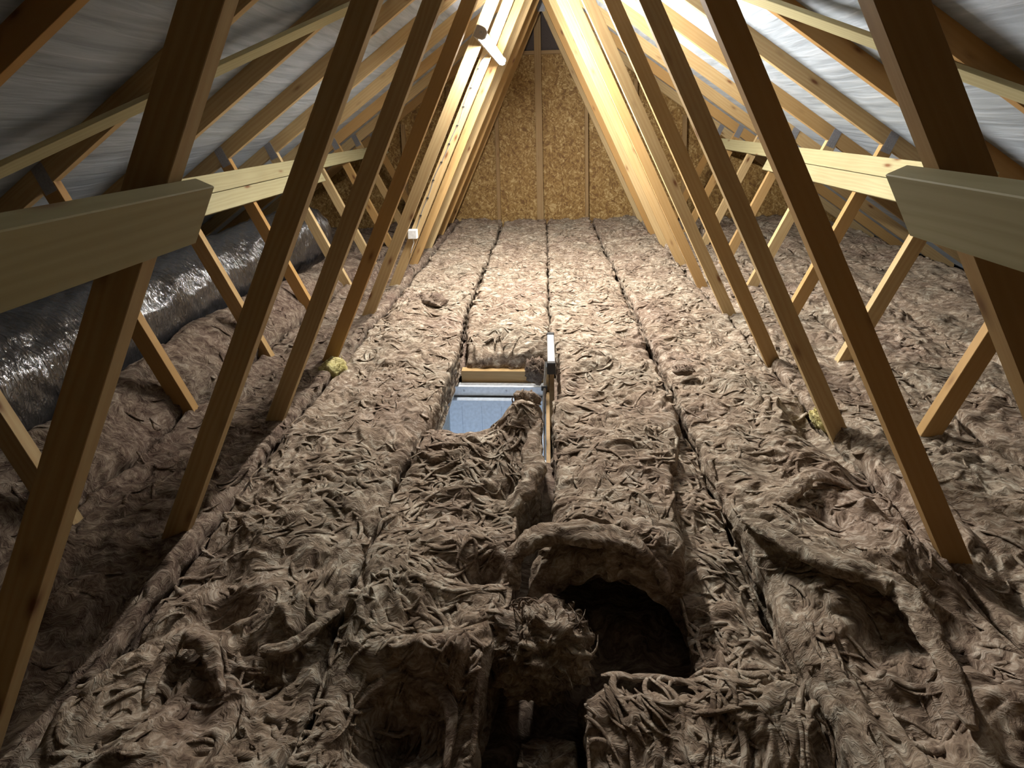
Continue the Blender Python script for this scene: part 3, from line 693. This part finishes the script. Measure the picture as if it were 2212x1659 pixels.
# ---------------------------------------------------------------- wool rolls
def c_(v): return lambda y: np.asarray(y, float) * 0 + v
G = 0.008
lower = tag(mesh_obj('lower_wool_layer', [], [], M_WOOL_DK), 'lower layer of darker brown wool seen down in the gaps', 'insulation')
def lower_build(o):
    bm = bmesh.new()
    def patch(x0, x1, y0, y1, nx, ny):
        xs = np.linspace(x0, x1, nx); ys = np.linspace(y0, y1, ny); Xg, Yg = np.meshgrid(xs, ys)
        Z = -0.185 + 0.012 * pn(Xg * 12, Yg * 12, 5) + 0.006 * np.abs(pn(Xg * 40, Yg * 40, 6))
        vs = [bm.verts.new(p) for p in np.stack([Xg, Yg, Z], -1).reshape(-1, 3)]
        for i in range(ny - 1):
            for j in range(nx - 1):
                bm.faces.new((vs[i * nx + j], vs[i * nx + j + 1], vs[(i + 1) * nx + j + 1], vs[(i + 1) * nx + j])).smooth = True
        # sides down to the ties
    patch(-3.4, 3.4, 0.1, HY0 - 0.03, 300, 120); patch(-3.4, 3.4, HY1 + 0.08, GY - 0.02, 160, 90)
    patch(-3.4, HX0 - 0.03, HY0 - 0.03, HY1 + 0.08, 90, 30); patch(HX1 + 0.03, 3.4, HY0 - 0.03, HY1 + 0.08, 90, 30)
    bm.to_mesh(o.data); bm.free()
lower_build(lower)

YE = GY - 0.03
b_left = batt('roll of brown wool left of the hatch, between the left web feet and left seam', c_(-1.09 + G), lambda y: -0.53 - G + 0.045 * sstep(3.3, 2.7, y) * sstep(1.6, 2.3, y), 0.30, YE, 0.0048, seed=1, nlocks=1500)
b_lift = batt('roll of wool right of the hatch lifted at its near end over a dark hollow',
     lambda y: 0.034 + 0.03 * sstep(2.2, 2.32, y) * sstep(2.85, 2.73, y) - 0.10 * sstep(1.60, 1.22, y), lambda y: 0.575 - 0.16 * sstep(2.2, 1.45, y) - 0.04 * sstep(1.45, 1.22, y), 1.29, YE, 0.0048, seed=200, nlocks=1500,
     arch=lambda U, Y: (0.02 * sstep(2.2, 1.6, Y) + 0.05 * sstep(1.6, 1.25, Y) * np.sin(np.pi * U), (0.150 * np.sin(np.pi * np.clip((U - 0.05) / 0.9, 0, 1)) ** 0.6 + 0.02) * sstep(1.85, 1.28, Y)))
batt('roll of wool behind the hatch, between the two middle seams', lambda y: -0.52 + G + 0.06 * sstep(3.3, 2.7, y), c_(0.03 - G), HY1 + 0.055, YE, 0.0048, seed=110, nlocks=600, farslope=(0.25, 0.03), endr=0.10)
b_front = batt('crumpled roll of wool between the hatch and the camera, torn up at one corner', lambda y: -0.53 + G + 0.02 * sstep(1.6, 2.0, y), lambda y: -0.015 - 0.08 * sstep(1.75, 1.5, y) - 0.055 * sstep(1.2, 1.0, y), 0.30, 2.03, 0.0042, seed=120, nlocks=1300,
     arch=lambda U, Y: (0.085 * sstep(0.55, 0.95, U) * sstep(1.62, 1.9, Y) - 0.005 + 0.02 * sstep(0.4, 1.0, U), 0 * U), endr=0.05)
batt('sunken strip of wool in the dark pit left of the black slit', c_(-0.062), c_(0.070), 0.30, 1.00, 0.0045, seed=147, nlocks=60, zoff=-0.085, thick=0.16)
b_mid = batt('shaded wool in the middle foreground right of the black slit', lambda y: 0.082 + 0 * y, c_(0.60 - G), 0.30, 1.075, 0.0042, seed=140, nlocks=700, zoff=-0.015, endr=0.13)
batt('sunken strip of wool low in the gap beside the lifted roll end', c_(0.37), c_(0.60 - G), 1.075, 2.2, 0.0045, seed=145, nlocks=300, zoff=-0.075, thick=0.15)
b_right = batt('roll of wool right of the right seam, crumpled and torn open in the foreground', c_(0.61), c_(1.16), 0.30, YE, 0.0048, seed=150, nlocks=1700)
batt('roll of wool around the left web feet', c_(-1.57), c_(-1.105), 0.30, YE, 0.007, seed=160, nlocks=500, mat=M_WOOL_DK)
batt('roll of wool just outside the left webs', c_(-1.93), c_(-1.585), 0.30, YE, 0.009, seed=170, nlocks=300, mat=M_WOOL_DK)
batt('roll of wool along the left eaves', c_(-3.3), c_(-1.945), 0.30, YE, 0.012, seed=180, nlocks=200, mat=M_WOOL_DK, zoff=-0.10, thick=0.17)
batt('roll of wool around the right web feet', c_(1.17), c_(1.72), 0.30, YE, 0.006, seed=190, nlocks=900)
batt('roll of wool just outside the right webs', c_(1.735), c_(2.285), 0.30, YE, 0.008, seed=210, nlocks=500)
batt('roll of wool along the right eaves', c_(2.30), c_(3.35), 0.30, YE, 0.011, seed=220, nlocks=300)

flap(b_right, [(0.62, 1.49, 0.035), (0.665, 1.424, 0.055), (0.734, 1.344, 0.06), (0.852, 1.289, 0.06), (0.918, 1.255, 0.05), (0.925, 1.162, 0.045), (0.905, 1.054, 0.04), (0.873, 0.95, 0.03)], 0.026, 401)
flap(b_right, [(0.74, 1.56, 0.02), (0.80, 1.60, 0.03), (0.876, 1.66, 0.035), (0.956, 1.70, 0.035), (1.036, 1.66, 0.02)], 0.020, 411)
flap(b_left, [(-0.697, 1.042, 0.03), (-0.62, 1.06, 0.03), (-0.568, 1.116, 0.035), (-0.545, 1.162, 0.02)], 0.012, 421)
flap(b_front, [(-0.43, 0.95, 0.0), (-0.36, 1.01, 0.02), (-0.273, 0.995, 0.02), (-0.21, 0.95, 0.015), (-0.205, 0.86, -0.01)], 0.012, 431)
flap(b_left, [(-0.908, 0.94, 0.0), (-0.934, 1.03, 0.01), (-0.902, 1.075, 0.02), (-0.818, 1.04, 0.02), (-0.746, 0.967, 0.0)], 0.018, 441)
flap(b_lift, [(-0.085, 1.235, 0.02), (-0.085, 1.29, 0.075), (-0.025, 1.325, 0.10), (0.097, 1.33, 0.115), (0.215, 1.325, 0.10), (0.30, 1.30, 0.06), (0.335, 1.25, 0.01)], 0.026, 451)
flap(b_mid, [(0.422, 0.931, 0.0), (0.50, 0.99, 0.02), (0.56, 1.01, 0.02)], 0.02, 461)
flap(b_front, [(-0.13, 1.50, 0.0), (-0.09, 1.56, 0.035), (-0.045, 1.62, 0.06), (-0.045, 1.75, 0.075), (-0.04, 1.88, 0.10), (-0.06, 1.96, 0.13)], 0.028, 471)

# loose clumps
def clump(name, label, loc, r, seed, mat, n=5, squash=(1, 1, 1), amp=0.35, cat='wool clump'):
    bm = bmesh.new(); bmesh.ops.create_icosphere(bm, subdivisions=n, radius=1.0)
    P = np.array([v.co[:] for v in bm.verts])
    a = P * 1.0
    d = 1 + amp * pn(a[:, 0] * 1.6 + a[:, 2], a[:, 1] * 1.6 - a[:, 2] * 0.7, seed) + 0.30 * np.abs(pn(a[:, 0] * 3 + a[:, 2] * 2 + 5, a[:, 1] * 5 + a[:, 2] * 4, seed + 1)) + 0.22 * np.abs(pn(a[:, 0] * 7 + 3 * a[:, 2], a[:, 1] * 9 + 8 * a[:, 2], seed + 2)) + 0.06 * np.abs(pn(a[:, 0] * 19 + 3 * a[:, 2], a[:, 1] * 25 + 19 * a[:, 2], seed + 3)) - 0.1
    Q = P * d[:, None] * r * np.array(squash)
    for v, q in zip(bm.verts, Q): v.co = q
    for f in bm.faces: f.smooth = True
    me = bpy.data.meshes.new(name); bm.to_mesh(me); bm.free(); me.materials.append(mat)
    o = bpy.data.objects.new(name, me); C.objects.link(o); o.location = loc
    # loose strands standing off the clump
    g = np.random.default_rng(seed + 5); m = MB(); k = int(110 * r / 0.1)
    for i in range(k):
        dn = g.normal(size=3); dn[2] = abs(dn[2]); dn /= np.linalg.norm(dn)
        s0 = Vector(dn * r * np.array(squash) * 0.95); tdir = Vector(g.normal(size=3)).normalized(); tdir = (tdir - Vector(dn) * tdir.dot(Vector(dn)) * 0.6).normalized()
        ln = g.uniform(0.15, 0.42) * r; bend = Vector(g.normal(size=3)) * 0.5
        pts = [s0 + tdir * ln * t + bend * ln * t * t * 0.6 + Vector(dn) * 0.12 * r * math.sin(t * 3) for t in np.linspace(0, 1, 6)]
        rr = g.uniform(0.0010, 0.0026)
        m.tube(pts, [rr * 1.1, rr * 1.3, rr * 1.2, rr, rr * 0.7, rr * 0.25], 5)
    so = m.build('loose_strands', mat, o, smooth=True); so['kind'] = 'stuff'
    tag(o, label, cat)
    return o
clump('wool_clump', 'round ball of loose wool sitting in the dark hollow in the middle foreground', (-0.015, 1.13, -0.03), 0.112, 301, M_WOOL, 5, (1.12, 0.8, 0.8))
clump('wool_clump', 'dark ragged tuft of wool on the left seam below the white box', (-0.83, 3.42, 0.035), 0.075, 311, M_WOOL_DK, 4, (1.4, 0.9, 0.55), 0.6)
clump('wool_clump', 'curled spike of wool standing at the near right corner of the hatch', (-0.085, 2.00, 0.10), 0.062, 321, M_WOOL, 4, (0.8, 0.6, 1.0), 0.6)
clump('yellow_wool_scrap', 'scrap of yellow green wool at the foot of the fourth left web', (-1.12, 2.50, 0.00), 0.075, 331, M_WOOL_Y, 4, (0.9, 0.9, 0.7))
clump('yellow_wool_scrap', 'scrap of yellow green wool showing at the foot of the third right web', (1.20, 2.13, -0.02), 0.06, 341, M_WOOL_Y, 4, (0.8, 1.0, 0.8))
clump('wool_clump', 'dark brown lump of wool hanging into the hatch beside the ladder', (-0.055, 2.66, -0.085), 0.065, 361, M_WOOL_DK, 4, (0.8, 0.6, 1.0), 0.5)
clump('wool_clump', 'small dark tuft of wool on the right roll beside the seam', (0.68, 2.42, 0.05), 0.035, 351, M_WOOL_DK, 3, (1.4, 0.8, 0.6), 0.6)

# ---------------------------------------------------------------- shiny plastic-wrapped roll in the left eaves
xs = np.linspace(0, 2 * math.pi, 120); ys = np.linspace(0.5, 4.6, 420)
T, Yg = np.meshgrid(xs, ys)
r = 0.29 + 0.02 * pn(Yg * 2.0, T * 0 + 1, 9) + 0.012 * pn(np.cos(T) * 3 + Yg * 6, np.sin(T) * 3, 12) + 0.006 * pn(np.cos(T) * 8 + 9, Yg * 22 + np.sin(T) * 5, 13)
endr = np.sqrt(np.clip(1 - np.maximum(0, np.maximum(0.62 - Yg, Yg - 4.48) / 0.12) ** 2, 0.0, 1))
r = r * (0.15 + 0.85 * endr)
cxr = -2.22 + 0.02 * np.sin(Yg * 1.3)
V = np.stack([cxr + r * np.cos(T), Yg, 0.27 + r * np.sin(T)], -1)[:, :-1].reshape(-1, 3).tolist(); nx = len(xs) - 1
F = [(i * nx + j, i * nx + (j + 1) % nx, (i + 1) * nx + (j + 1) % nx, (i + 1) * nx + j) for i in range(len(ys) - 1) for j in range(nx)]
F += [tuple(range(nx))[::-1], tuple(range((len(ys) - 1) * nx, len(ys) * nx))]
o = mesh_obj('plastic_wrapped_roll', V, F, M_POLY, smooth=True)
tag(o, 'shiny dark plastic-wrapped roll lying along the left eaves behind the webs', 'plastic roll')
